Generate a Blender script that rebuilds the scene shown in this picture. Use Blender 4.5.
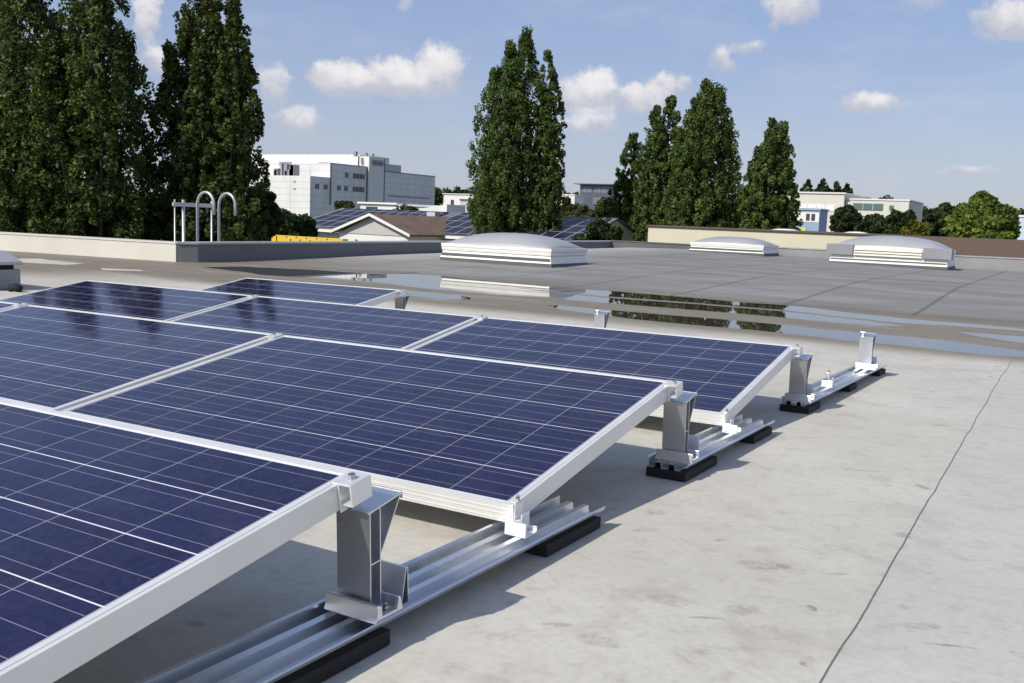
import bpy, math, random
import numpy as np
from mathutils import Matrix, Vector

for o in list(bpy.data.objects):
    bpy.data.objects.remove(o)
SC = bpy.context.scene
COL = SC.collection
R = math.radians

# ------------------------------------------------------------------ camera
Rw = Matrix(((0.8603319243810889, 0.5081779615372655, 0.03980124744982382),
             (-0.09917872991520238, 0.09029317704493103, 0.990964541096976),
             (-0.4999925593677769, 0.8565058678064981, -0.12808254756171042)))   # rows: right, up, forward
CAMP = Vector((1.02984, -1.79713, 0.75514))
cd = bpy.data.cameras.new('camera'); cam = bpy.data.objects.new('camera', cd); COL.objects.link(cam)
m = Matrix((Rw[0], Rw[1], -Rw[2])).transposed().to_4x4()
m.translation = CAMP
cam.matrix_world = m
cd.sensor_width = 36.0; cd.lens = 948.54 / 1024 * 36.0
cd.clip_start = 0.05; cd.clip_end = 6000
SC.camera = cam

# ------------------------------------------------------------------ world, sun, exposure
SUN = Vector((-0.42, -1.05, 1.0)).normalized()
sun_el = math.asin(SUN.z); sun_rot = math.atan2(SUN.x, SUN.y)
SKY_STRENGTH = 0.115
SUN_STRENGTH = 4.3
SC.view_settings.view_transform = 'Standard'; SC.view_settings.look = 'None'
SC.view_settings.exposure = 0.0; SC.view_settings.gamma = 1.0
SC.view_settings.use_curve_mapping = False

class NT:
    """small helper to write node trees as expressions"""
    def __init__(s, tree): s.t = tree; s.n = tree.nodes; s.l = tree.links
    def node(s, typ, **kw):
        n = s.n.new(typ)
        for k, v in kw.items(): setattr(n, k, v)
        return n
    def put(s, sock, v):
        if v is None: return
        if isinstance(v, bpy.types.NodeSocket): s.l.new(v, sock)
        else: sock.default_value = v
    def m(s, op, a, b=None, c=None, clamp=False):
        n = s.node('ShaderNodeMath', operation=op, use_clamp=clamp)
        for i, v in enumerate((a, b, c)): s.put(n.inputs[i], v)
        return n.outputs[0]
    def vm(s, op, a, b=None, scale=None):
        n = s.node('ShaderNodeVectorMath', operation=op)
        s.put(n.inputs[0], a); s.put(n.inputs[1], b)
        if scale is not None: s.put(n.inputs['Scale'], scale)
        return n.outputs[1] if op in ('LENGTH', 'DOT_PRODUCT') else n.outputs[0]
    def sep(s, v):
        n = s.node('ShaderNodeSeparateXYZ'); s.l.new(v, n.inputs[0]); return n.outputs
    def comb(s, x, y, z):
        n = s.node('ShaderNodeCombineXYZ')
        for i, v in enumerate((x, y, z)): s.put(n.inputs[i], v)
        return n.outputs[0]
    def noise(s, vec, scale, detail=4, rough=.55, dist=0, col=False):
        n = s.node('ShaderNodeTexNoise'); s.put(n.inputs['Vector'], vec)
        n.inputs['Scale'].default_value = scale; n.inputs['Detail'].default_value = detail
        n.inputs['Roughness'].default_value = rough; n.inputs['Distortion'].default_value = dist
        return n.outputs[1] if col else n.outputs[0]
    def ss(s, v, lo, hi, a=0.0, b=1.0, smooth=True):
        n = s.node('ShaderNodeMapRange', interpolation_type='SMOOTHSTEP' if smooth else 'LINEAR')
        s.put(n.inputs[0], v)
        for i, x in enumerate((lo, hi, a, b)): s.put(n.inputs[i + 1], x)
        return n.outputs[0]
    def mix(s, f, a, b, mode='MIX'):
        n = s.node('ShaderNodeMix', data_type='RGBA', blend_type=mode)
        s.put(n.inputs[0], f)
        for i, v in ((6, a), (7, b)):
            if isinstance(v, (tuple, list)) and len(v) == 3: v = (*v, 1)
            s.put(n.inputs[i], v)
        return n.outputs[2]
    def bump(s, h, strength, dist=.01):
        n = s.node('ShaderNodeBump'); s.l.new(h, n.inputs['Height'])
        n.inputs['Strength'].default_value = strength; n.inputs['Distance'].default_value = dist
        return n.outputs[0]

W = bpy.data.worlds.new('World'); SC.world = W; W.use_nodes = True
nt = NT(W.node_tree); W.node_tree.nodes.clear()
sky = nt.node('ShaderNodeTexSky', sky_type='NISHITA'); sky.sun_disc = False
sky.sun_elevation = sun_el; sky.sun_rotation = sun_rot
sky.air_density = 1.0; sky.dust_density = 1.2; sky.ozone_density = 2.2; sky.altitude = 200
tc = nt.node('ShaderNodeTexCoord'); dv = nt.vm('NORMALIZE', tc.outputs['Generated'])
dx, dy, dz = nt.sep(dv)
az = nt.m('ARCTAN2', dx, dy); el = nt.m('ARCSINE', dz)
p2 = nt.comb(az, el, 0.0)
warp = nt.noise(p2, 26, 5, .6, col=True)
wx, wy, wz = nt.sep(warp)
az2 = nt.m('ADD', az, nt.m('MULTIPLY', nt.m('SUBTRACT', wx, .5), .05))
el2 = nt.m('ADD', el, nt.m('MULTIPLY', nt.m('SUBTRACT', wy, .5), .026))
CLOUDS = [(-0.7086,0.1316,0.0350,0.0135,1),(-0.6536,0.1388,0.0431,0.0145,1),(-0.6152,0.1467,0.0255,0.0203,1),
 (-0.4566,0.1304,0.0306,0.0166,1),(-0.4025,0.1269,0.0302,0.0107,.9),(-0.4572,0.1017,0.0307,0.0099,.8),
 (-0.3801,0.1401,0.0190,0.0087,.85),(-0.7555,0.0917,0.0266,0.0107,.8),(-0.7773,0.1251,0.0175,0.0162,.75),
 (-0.8935,0.1769,0.0116,0.0222,.9),(-0.3223,0.1666,0.0150,0.0120,.72),(-0.3017,0.1779,0.0150,0.0055,.68),
 (-0.2680,0.2126,0.0272,0.0153,.8),(-0.1832,0.1271,0.0360,0.0085,.85),(-0.0725,0.1953,0.0305,0.0144,.85),
 (-0.0912,0.0598,0.0400,0.0052,.66),(-0.6503,0.2095,0.0120,0.0074,.6),(-0.1441,0.2159,0.0300,0.0060,.62),
 (-0.8848,0.1370,0.0182,0.0137,.8),(-0.7228,0.0838,0.0150,0.0049,.4),
 (0.3,0.25,0.10,0.04,.9),(0.8,0.2,0.12,0.04,.9),(2.2,0.3,0.3,0.1,.9)]
dens = None; shade = None
for (a, e, w, h, k) in CLOUDS:
    u = nt.m('MULTIPLY', nt.m('SUBTRACT', az2, a), .92 / w)
    v = nt.m('MULTIPLY', nt.m('SUBTRACT', el2, e), .68 / h)
    r2 = nt.m('ADD', nt.m('MULTIPLY', u, u), nt.m('MULTIPLY', v, v))
    d = nt.m('MULTIPLY', nt.m('SUBTRACT', 1.0, nt.m('MULTIPLY', r2, .5)), k)
    d = nt.m('MAXIMUM', d, 0.0)
    sv = nt.m('MULTIPLY', d, nt.m('ADD', nt.m('MULTIPLY', v, .5), .5))
    dens = d if dens is None else nt.m('SMOOTH_MAX', dens, d, .15)
    shade = sv if shade is None else nt.m('MAXIMUM', shade, sv)
fine = nt.noise(p2, 95, 9, .66)
dn = nt.m('ADD', dens, nt.m('MULTIPLY', nt.m('SUBTRACT', fine, .5), .75))
alpha = nt.m('MULTIPLY', nt.ss(dn, .36, .80), .97)
fine2 = nt.noise(p2, 50, 6, .6)
lit = nt.ss(nt.m('ADD', shade, nt.m('MULTIPLY', nt.m('SUBTRACT', fine2, .5), .7)), .12, .75)
CS = 1.0 / SKY_STRENGTH
ccol = nt.mix(lit, (.52*CS, .54*CS, .63*CS), (.90*CS, .88*CS, .88*CS))
# thin high veil, whitish haze towards the horizon
veil = nt.m('MULTIPLY', nt.ss(nt.noise(nt.comb(nt.m('MULTIPLY', az, 1.0), nt.m('MULTIPLY', el, 3.0), 2.0), 7, 6, .65), .45, .75), .22)
hz = nt.ss(el, .0, .5, .72, .40)
tint = nt.mix(1.0, sky.outputs[0], (1.02, 1.0, 1.04), 'MULTIPLY')
tint = nt.mix(hz, tint, nt.mix(nt.ss(el, .0, .22), (.50*CS, .54*CS, .65*CS), (.35*CS, .445*CS, .69*CS)))
tint = nt.mix(veil, tint, (.70*CS, .72*CS, .80*CS))
fin = nt.mix(alpha, tint, ccol)
bg = nt.node('ShaderNodeBackground'); nt.l.new(fin, bg.inputs[0]); bg.inputs[1].default_value = SKY_STRENGTH
wo = nt.node('ShaderNodeOutputWorld'); nt.l.new(bg.outputs[0], wo.inputs[0])

sd = bpy.data.lights.new('sun', 'SUN'); sd.energy = SUN_STRENGTH; sd.angle = R(.5); sd.color = (1.0, .94, .84)
so = bpy.data.objects.new('sun', sd); COL.objects.link(so)
so.rotation_euler = SUN.to_track_quat('Z', 'Y').to_euler(); so.location = (-20, -50, 50)

# ------------------------------------------------------------------ materials
def mat(name, col=(.5, .5, .5), rough=.6, metal=0.0, spec=.5, var=0.0, vscale=3.0, bump=0.0, bscale=40, fn=None):
    M = bpy.data.materials.new(name); M.use_nodes = True
    t = NT(M.node_tree); b = M.node_tree.nodes['Principled BSDF']
    b.inputs['Roughness'].default_value = rough; b.inputs['Metallic'].default_value = metal
    b.inputs['Specular IOR Level'].default_value = spec
    b.inputs['Base Color'].default_value = (*col, 1)
    if var > 0:
        g = t.node('ShaderNodeTexCoord').outputs['Object']
        n = t.noise(g, vscale, 5, .6)
        c = t.mix(t.ss(n, .25, .75), tuple(x * (1 - var) for x in col), tuple(min(1, x * (1 + var)) for x in col))
        t.l.new(c, b.inputs['Base Color'])
        r = t.ss(n, .2, .8, max(.02, rough - .08), min(1, rough + .08)); t.l.new(r, b.inputs['Roughness'])
    if bump > 0:
        g = t.node('ShaderNodeTexCoord').outputs['Object']
        t.l.new(t.bump(t.noise(g, bscale, 4), bump), b.inputs['Normal'])
    if fn: fn(t, b)
    return M

M = {}
M['frame'] = mat('anodised_frame', (.78, .78, .76), .38, .35, var=.05, vscale=6)
M['alu'] = mat('mill_aluminium', (.74, .75, .77), .30, .92, var=.03, vscale=5)
M['bright'] = mat('cast_clamp', (.86, .86, .85), .36, .55, var=.04, vscale=20)
M['steel'] = mat('bolt_steel', (.45, .44, .42), .3, 1.0)
M['rubber'] = mat('black_rubber', (.012, .012, .013), .8, var=.3, vscale=40, bump=.4, bscale=120)
M['back'] = mat('white_backsheet', (.75, .75, .75), .5)

def cells(t, b):
    p = t.node('ShaderNodeTexCoord').outputs['Object']
    x, y, z = t.sep(p)
    PX, PY, MX, MY = .1596, .1590, .0270, .0180
    def line(v, m0, pitch, w, n):
        s = t.m('DIVIDE', t.m('SUBTRACT', v, m0), pitch)
        f = t.m('FRACT', s)
        d = t.m('MULTIPLY', t.m('MINIMUM', f, t.m('SUBTRACT', 1.0, f)), pitch)
        inside = t.m('LESS_THAN', d, w / 2)
        out = t.m('ADD', t.m('LESS_THAN', v, m0), t.m('GREATER_THAN', v, m0 + n * pitch))
        return t.m('MAXIMUM', inside, out), s, f
    xn = t.m('ADD', x, 1.65)
    lx, sx, fx = line(xn, MX, PX, .0018, 10)
    ly, sy, fy = line(y, MY, PY, .0028, 6)
    bus = None
    for q in (.165, .5, .835):
        k = t.m('LESS_THAN', t.m('MULTIPLY', t.m('ABSOLUTE', t.m('SUBTRACT', fy, q)), PY), .00065)
        bus = k if bus is None else t.m('MAXIMUM', bus, k)
    oi = t.node('ShaderNodeObjectInfo')
    cid = t.comb(t.m('FLOOR', sx), t.m('FLOOR', sy), t.m('MULTIPLY', oi.outputs['Random'], 50.0))
    wn = t.node('ShaderNodeTexWhiteNoise', noise_dimensions='3D'); t.l.new(cid, wn.inputs[0])
    v = t.node('ShaderNodeTexVoronoi'); t.l.new(t.vm('ADD', p, t.vm('SCALE', cid, scale=3.1)), v.inputs['Vector']); v.inputs['Scale'].default_value = 90
    vv = t.sep(v.outputs['Color'])[0]
    c = t.mix(wn.outputs[0], (.0052, .0046, .032), (.0100, .0086, .052))
    c = t.mix(t.m('MULTIPLY', vv, .75), c, (.018, .018, .066))
    c = t.mix(bus, c, (.24, .245, .29))
    c = t.mix(lx, c, (.32, .33, .38))
    c = t.mix(ly, c, (.72, .73, .76))
    dust = t.noise(p, 5, 6, .65)
    c = t.mix(t.ss(dust, .45, .9, 0, .055), c, (.35, .33, .30))
    t.l.new(c, b.inputs['Base Color'])
    t.l.new(t.ss(dust, .3, .8, .045, .13), b.inputs['Roughness'])
    b.inputs['IOR'].default_value = 1.38
M['cells'] = mat('blue_polycrystalline_cells', rough=.07, fn=cells)

FAR_SEAM = 1.48
def roofmat(t, b):
    g = t.node('ShaderNodeNewGeometry'); p = g.outputs['Position']
    x, y, z = t.sep(p)
    n1 = t.noise(p, .9, 5, .6); n2 = t.noise(p, 4.5, 6, .62, .4); n3 = t.noise(p, 60, 3, .5)
    near = t.mix(t.ss(n1, .3, .7), (.50, .478, .42), (.585, .562, .50))
    cool = t.mix(t.ss(n1, .3, .7), (.49, .478, .44), (.545, .532, .495))
    wob = t.m('MULTIPLY', t.m('SUBTRACT', t.noise(t.comb(0.0, y, 0.0), 1.6, 3), .5), .022)
    xs = t.m('ADD', x, wob)
    xs = t.m('ADD', xs, t.m('MULTIPLY', y, .0045))
    side = t.m('GREATER_THAN', xs, .740)
    c = t.mix(side, near, cool)
    # scuffs and dirt blotches
    st = t.ss(n2, .50, .72)
    sc = t.noise(t.vm('MULTIPLY', p, (2.0, 6.5, 1.0)), 2.6, 8, .78, .8)
    scm = t.m('MULTIPLY', t.ss(sc, .60, .76), t.ss(t.noise(p, 1.7, 2), .45, .62))
    c = t.mix(t.m('MULTIPLY', st, .33), c, (.27, .245, .20))
    c = t.mix(t.m('MULTIPLY', scm, .7), c, (.20, .18, .155))
    sr = t.noise(t.vm('MULTIPLY', p, (1.0, 1.6, 1.0)), 1.9, 3, .5, 2.5)
    srm = t.m('MULTIPLY', t.m('MULTIPLY', t.ss(t.m('ABSOLUTE', t.m('SUBTRACT', sr, .5)), .0015, .007, 1, 0), t.ss(t.noise(p, 2.3, 3), .58, .68)), .28)
    c = t.mix(srm, c, (.22, .20, .17))
    # single scuffs, drips and boot marks, each at its own spot
    marks = [(.700,1.352,.017,.040,.7,.9),(.491,.294,.075,.040,.2,.55),(.648,.097,.011,.018,.6,.9),(.909,.066,.062,.007,.35,.8),(.845,.137,.05,.022,.5,.5),
             (.697,-.18,.007,.012,.6,.9),(.131,.541,.03,.035,.6,.5),(.482,-.089,.04,.006,.55,.8),(.648,.342,.034,.009,.6,.55),(.401,-.036,.05,.04,.6,.45),
             (.531,-.003,.055,.028,.9,.4),(.178,.377,.045,.014,.9,.5),(.293,2.97,.05,.05,.7,.4),(1.016,.097,.014,.02,.6,.6),(.365,-.301,.05,.03,.2,.5),
             (.729,.762,.04,.03,.6,.5),(.149,.847,.04,.012,.7,.5),(.489,1.457,.07,.02,.4,.4),(.9,.654,.04,.010,.6,.45),(.275,-.284,.035,.010,.6,.5),(.353,.414,.024,.008,.9,.5),
             (.67,4.7,.02,.05,.4,.7),(.64,5.0,.02,.045,.4,.7),(.69,5.3,.02,.05,.4,.7),(.65,5.6,.02,.05,.4,.7),(.60,4.3,.02,.04,.4,.6),(.62,2.6,.04,.03,.4,.45),(.45,3.4,.08,.03,.3,.35)]
    mn = t.noise(p, 34, 6, .75); wp = t.noise(p, 9, 4, .6, col=True); wpx, wpy, wpz = t.sep(wp)
    acc = None
    for (mx_, my_, ra_, rb_, an_, st_) in marks:
        ux = t.m('ADD', t.m('SUBTRACT', x, mx_), t.m('MULTIPLY', t.m('SUBTRACT', wpx, .5), ra_ * 1.3)); uy = t.m('ADD', t.m('SUBTRACT', y, my_), t.m('MULTIPLY', t.m('SUBTRACT', wpy, .5), rb_ * 1.3))
        ca_, sa_ = math.cos(an_), math.sin(an_)
        a_ = t.m('DIVIDE', t.m('ADD', t.m('MULTIPLY', ux, ca_), t.m('MULTIPLY', uy, sa_)), ra_)
        b_2 = t.m('DIVIDE', t.m('SUBTRACT', t.m('MULTIPLY', uy, ca_), t.m('MULTIPLY', ux, sa_)), rb_)
        d_ = t.m('ADD', t.m('MULTIPLY', a_, a_), t.m('MULTIPLY', b_2, b_2))
        k_ = t.m('MULTIPLY', t.ss(d_, .15, 1.2, 1, 0), st_)
        acc = k_ if acc is None else t.m('MAXIMUM', acc, k_)
    c = t.mix(t.m('MULTIPLY', acc, t.ss(mn, .38, .62, .15, .95)), c, (.16, .14, .115))
    c = t.mix(t.ss(t.noise(p, 16, 8, .78), .48, .72, 0, .45), c, (.29, .265, .22))
    c = t.mix(t.ss(t.noise(p, 2.2, 6, .7, .8), .38, .26, 0, .35), c, (.66, .64, .58))
    sp = t.node('ShaderNodeTexVoronoi'); t.l.new(p, sp.inputs['Vector']); sp.inputs['Scale'].default_value = 3.6
    spm = t.m('MULTIPLY', t.ss(t.m('ADD', sp.outputs['Distance'], t.m('MULTIPLY', t.m('SUBTRACT', t.noise(p, 30, 3), .5), .06)), .03, .075, 1, 0), .45)
    c = t.mix(spm, c, (.20, .18, .15))
    c = t.mix(t.ss(n3, .3, .75, 0, .24), c, (.36, .345, .32))
    # far half of the roof: greyer from wet and dirt, with grazing-angle dimming painted in
    nf = t.noise(t.vm('MULTIPLY', p, (.6, 1.5, 1.0)), .8, 6, .6)
    farc = t.mix(t.ss(nf, .3, .72), (.185, .183, .178), (.27, .266, .256))
    mf = t.ss(t.m('ADD', y, t.m('MULTIPLY', t.m('SUBTRACT', n1, .5), .8)), 9.2, 9.9)
    xl = t.ss(x, -12.0, -7.5, .35, 1.0)
    c = t.mix(t.m('MULTIPLY', mf, xl), c, farc)
    # silt left by standing water in the valley
    nb = t.noise(t.vm('MULTIPLY', p, (.45, 3.4, 1.0)), 1.6, 6, .65, .5)
    band = t.m('MULTIPLY', t.ss(y, 5.7, 6.5), t.ss(y, 9.5, 10.9, 1, 0))
    bandl = t.m('MULTIPLY', t.ss(x, -7.5, -11.0), t.m('MULTIPLY', t.ss(y, 3.5, 6.0), t.ss(y, 10.0, 14.0, 1, 0)))
    bm = t.m('MULTIPLY', t.m('MAXIMUM', band, bandl), t.ss(nb, .25, .60, .55, 1.0))
    silt = t.mix(t.ss(nb, .3, .7), (.095, .076, .052), (.215, .18, .13))
    c = t.mix(t.m('MULTIPLY', bm, .95), c, silt)
    # lapped seams of the membrane
    def seam(xx, w, soft):
        return t.ss(t.m('ABSOLUTE', xx), w, w + soft, 1, 0)
    s_near = t.m('MULTIPLY', seam(t.m('SUBTRACT', xs, .740), .0011, .0020), t.ss(y, 6.0, 6.4, 1, 0))
    fr = t.m('MULTIPLY', t.m('SUBTRACT', t.m('PINGPONG', t.m('SUBTRACT', t.m('ADD', x, t.m('MULTIPLY', wob, .6)), -.47 ), FAR_SEAM / 2), 0.0), 1.0)
    s_far = t.m('MULTIPLY', seam(fr, .016, .02), mf)
    c = t.mix(t.m('MULTIPLY', s_near, .85), c, (.09, .085, .08))
    c = t.mix(t.m('MULTIPLY', s_far, .55), c, (.07, .07, .07))
    t.l.new(c, b.inputs['Base Color'])
    rgh = t.ss(bm, .4, .95, .74, .60); t.l.new(rgh, b.inputs['Roughness'])
    h = t.m('ADD', t.m('MULTIPLY', n2, .8), t.m('ADD', t.m('MULTIPLY', n3, .12), t.m('MULTIPLY', side, -.12)))
    t.l.new(t.bump(h, .25, .012), b.inputs['Normal'])
    b.inputs['Specular IOR Level'].default_value = .22
M['roof'] = mat('roof_membrane', fn=roofmat)

def watermat(t, b):
    p = t.node('ShaderNodeNewGeometry').outputs['Position']
    b.inputs['Base Color'].default_value = (.055, .048, .038, 1)
    b.inputs['Roughness'].default_value = .012; b.inputs['IOR'].default_value = 1.5
    b.inputs['Specular IOR Level'].default_value = .75
M['water'] = mat('rain_water', fn=watermat)
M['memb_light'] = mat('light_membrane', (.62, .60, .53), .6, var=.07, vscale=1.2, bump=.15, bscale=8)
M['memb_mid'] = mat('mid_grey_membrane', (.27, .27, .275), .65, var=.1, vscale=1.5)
M['memb_shaded'] = mat('shaded_membrane', (.15, .155, .17), .65, var=.1, vscale=1.5, bump=.15, bscale=8)  # same membrane as the pale parapet, its shade put into a darker colour
M['coping'] = mat('coping_metal', (.42, .43, .44), .45, .3, var=.08)
M['curb'] = mat('dark_curb', (.11, .112, .115), .7, var=.15, vscale=3)
M['white'] = mat('white_plastic', (.80, .79, .75), .45, var=.06, vscale=2)
M['cream'] = mat('cream_plastic', (.64, .62, .53), .5, var=.08, vscale=2)
M['dome'] = mat('milky_acrylic', (.34, .345, .36), .3, var=.04, vscale=1.5)
M['greybox'] = mat('grey_box', (.26, .27, .29), .5, var=.05)
M['galv'] = mat('galvanised', (.50, .51, .52), .4, .6, var=.1)

def tb(name, c, rough=.8, var=.06, vs=.3, **k): M[name] = mat(name, c, rough, var=var, vscale=vs, **k)
tb('wall_white', (.72, .72, .70)); tb('wall_grey', (.50, .51, .54)); tb('wall_cream', (.62, .58, .44)); tb('wall_pale', (.62, .60, .53)); tb('wall_brown', (.13, .09, .075))  # the bluish grey is the own tone of sheds, mullions and lamp posts
tb('wall_blue', (.28, .38, .50)); tb('wall_paleblue', (.50, .62, .72)); tb('dark_glass', (.05, .06, .08), .15); tb('office_dark', (.09, .10, .13), .4)
tb('office_glass', (.16, .18, .22), .2); tb('roof_dark', (.14, .14, .15)); tb('tile_brown', (.16, .105, .075), .8, .25, 1.5); tb('green_glass', (.10, .17, .15), .2)
tb('siding', (.50, .49, .46)); tb('yellow', (.75, .52, .03), .5); tb('rust', (.28, .09, .04)); tb('asphalt', (.055, .055, .058)); tb('white_trim', (.78, .77, .73))
tb('blue_sign', (.03, .06, .45), .4); tb('sign_grey', (.30, .31, .34), .5); tb('lime', (.55, .60, .18), .6)

def siding(t, b):
    p = t.node('ShaderNodeNewGeometry').outputs['Position']; x, y, z = t.sep(p)
    f = t.m('FRACT', t.m('MULTIPLY', x, 6.0))
    c = t.mix(t.m('LESS_THAN', f, .14), (.52, .51, .48), (.36, .35, .33)); t.l.new(c, b.inputs['Base Color'])
M['board'] = mat('vertical_boarding', rough=.7, fn=siding)
def cladding(t, b):
    p = t.node('ShaderNodeNewGeometry').outputs['Position']; x, y, z = t.sep(p)
    fz = t.m('FRACT', t.m('DIVIDE', z, 1.15)); fy = t.m('FRACT', t.m('DIVIDE', t.m('ADD', y, x), 5.2))
    l = t.m('MAXIMUM', t.m('LESS_THAN', fz, .09), t.m('LESS_THAN', fy, .03))
    n = t.noise(t.vm('MULTIPLY', p, (.5, .5, .12)), 1.2, 5, .6)
    c = t.mix(t.ss(n, .3, .75), (.74, .74, .72), (.64, .64, .625)); c = t.mix(t.m('MULTIPLY', l, .55), c, (.40, .41, .43)); t.l.new(c, b.inputs['Base Color'])
M['clad'] = mat('wall_cladding', rough=.55, fn=cladding)
def solar_roof(t, b):
    p = t.node('ShaderNodeTexCoord').outputs['Object']; x, y, z = t.sep(p)
    fx = t.m('FRACT', t.m('DIVIDE', x, 1.02)); fy = t.m('FRACT', t.m('DIVIDE', y, 1.66))
    l = t.m('MAXIMUM', t.m('LESS_THAN', fx, .075), t.m('LESS_THAN', fy, .05))
    c = t.mix(l, (.020, .021, .040), (.30, .31, .33)); t.l.new(c, b.inputs['Base Color'])
    b.inputs['Roughness'].default_value = .45; b.inputs['Specular IOR Level'].default_value = .25
M['solar'] = mat('dark_roof_modules', fn=solar_roof)
def groundmat(t, b):
    p = t.node('ShaderNodeNewGeometry').outputs['Position']
    n = t.noise(p, .03, 6); n2 = t.noise(p, .4, 5)
    c = t.mix(t.ss(n, .45, .55), (.035, .055, .018), (.10, .10, .095)); c = t.mix(t.m('MULTIPLY', n2, .4), c, (.07, .07, .04))
    t.l.new(c, b.inputs['Base Color'])
M['ground'] = mat('ground', rough=.95, fn=groundmat)

def leafmat(name, c1, c2, c3):
    def fn(t, b):
        a = t.node('ShaderNodeAttribute', attribute_name='tone').outputs['Fac']
        c = t.mix(t.ss(a, 0, .6, smooth=False), c1, c2); c = t.mix(t.ss(a, .6, 1.0, smooth=False), c, c3)
        t.l.new(c, b.inputs['Base Color']); b.inputs['Roughness'].default_value = .6
        b.inputs['Specular IOR Level'].default_value = .2
        tr = t.node('ShaderNodeBsdfTranslucent'); t.l.new(t.mix(1.0, c, (1.1, 1.3, .5), 'MULTIPLY'), tr.inputs[0])
        mx = t.node('ShaderNodeMixShader'); mx.inputs[0].default_value = .22
        t.l.new(b.outputs[0], mx.inputs[1]); t.l.new(tr.outputs[0], mx.inputs[2])
        t.l.new(mx.outputs[0], t.t.nodes['Material Output'].inputs[0])
    return mat(name, fn=fn)
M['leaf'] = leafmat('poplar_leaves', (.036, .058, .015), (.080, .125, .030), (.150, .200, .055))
M['leafn'] = leafmat('darker_poplar_leaves', (.026, .040, .012), (.060, .086, .021), (.130, .160, .042))  # darker leaf tones of the left hand poplars
M['leaf2'] = leafmat('broadleaf', (.05, .08, .014), (.10, .15, .025), (.18, .23, .045))
M['leafd'] = leafmat('dark_leaves', (.016, .028, .010), (.030, .050, .014), (.05, .075, .022))
M['leafy'] = leafmat('yellowing_leaves', (.06, .08, .015), (.13, .14, .025), (.24, .22, .04))
M['leafo'] = leafmat('olive_leaves', (.030, .040, .014), (.062, .072, .022), (.12, .105, .03))
M['bark'] = mat('bark', (.10, .085, .065), .9, var=.3, vscale=6)

# ------------------------------------------------------------------ mesh helpers
class MB:
    def __init__(s): s.v = []; s.f = []; s.mi = []; s.sm = []
    def add(s, vs, fs, mi=0, smooth=False):
        o = len(s.v); s.v += [tuple(v) for v in vs]
        for f in fs: s.f.append(tuple(i + o for i in f)); s.mi.append(mi); s.sm.append(smooth)
        return s
    def box(s, x0, x1, y0, y1, z0, z1, mi=0):
        v = [(x, y, z) for z in (z0, z1) for y in (y0, y1) for x in (x0, x1)]
        return s.add(v, [(0, 2, 3, 1), (4, 5, 7, 6), (0, 1, 5, 4), (2, 6, 7, 3), (0, 4, 6, 2), (1, 3, 7, 5)], mi)
    def ext(s, prof, axis, a0, a1, mi=0, shift=(0, 0)):
        """extrude closed 2D outline; axis 'x': (y,z) outline, 'y': (x,z) outline, 'z': (x,y). shift: offset of the far end"""
        n = len(prof); vs = []
        for k, a in enumerate((a0, a1)):
            for (p, q) in prof:
                p2_, q2_ = p + shift[0] * k, q + shift[1] * k
                vs.append({'x': (a, p2_, q2_), 'y': (p2_, a, q2_), 'z': (p2_, q2_, a)}[axis])
        fs = [(i, (i + 1) % n, (i + 1) % n + n, i + n) for i in range(n)] + [tuple(range(n))[::-1], tuple(range(n, 2 * n))]
        return s.add(vs, fs, mi)
    def tube(s, pts, r, n=10, mi=0, rs=None):
        pts = [Vector(p) for p in pts]; vs = []; up = Vector((0.13, .37, .92)).normalized()
        for i, p in enumerate(pts):
            d = (pts[min(i + 1, len(pts) - 1)] - pts[max(i - 1, 0)]).normalized()
            a = d.cross(up)
            if a.length < .1: a = d.cross(Vector((1, 0, 0)))
            a.normalize(); b_ = d.cross(a); rr = rs[i] if rs else r
            for k in range(n):
                t_ = 2 * math.pi * k / n; vs.append(p + a * rr * math.cos(t_) + b_ * rr * math.sin(t_))
        fs = [(i * n + k, i * n + (k + 1) % n, (i + 1) * n + (k + 1) % n, (i + 1) * n + k) for i in range(len(pts) - 1) for k in range(n)]
        fs += [tuple(range(n))[::-1], tuple(range((len(pts) - 1) * n, len(pts) * n))]
        return s.add(vs, fs, mi, True)
    def build(s, name, mats, parent=None, bevel=0):
        me = bpy.data.meshes.new(name); me.from_pydata(s.v, [], s.f)
        if not isinstance(mats, (list, tuple)): mats = [mats]
        for q in mats: me.materials.append(M[q] if isinstance(q, str) else q)
        for p, k, sm_ in zip(me.polygons, s.mi, s.sm): p.material_index = k; p.use_smooth = sm_
        import bmesh
        bm = bmesh.new(); bm.from_mesh(me); bmesh.ops.recalc_face_normals(bm, faces=bm.faces); bm.to_mesh(me); bm.free()
        o = bpy.data.objects.new(name, me); COL.objects.link(o)
        if parent is not None: o.parent = parent
        if bevel:
            b = o.modifiers.new('bevel', 'BEVEL'); b.width = bevel; b.segments = 2; b.limit_method = 'ANGLE'; b.angle_limit = R(40)
        return o

def tag(o, label, cat, group=None):
    o['label'] = label; o['category'] = cat
    if group: o['group'] = group
    return o
def empty(name, loc=(0, 0, 0), rz=0):
    o = bpy.data.objects.new(name, None); COL.objects.link(o); o.location = loc; o.rotation_euler = (0, 0, rz)
    o.empty_display_size = .1
    return o
def struct(o): o['kind'] = 'structure'; return o
def copy_tree(o, parent=None):
    c = o.copy(); COL.objects.link(c); c.parent = parent
    for ch in o.children: copy_tree(ch, c)
    return c

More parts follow.
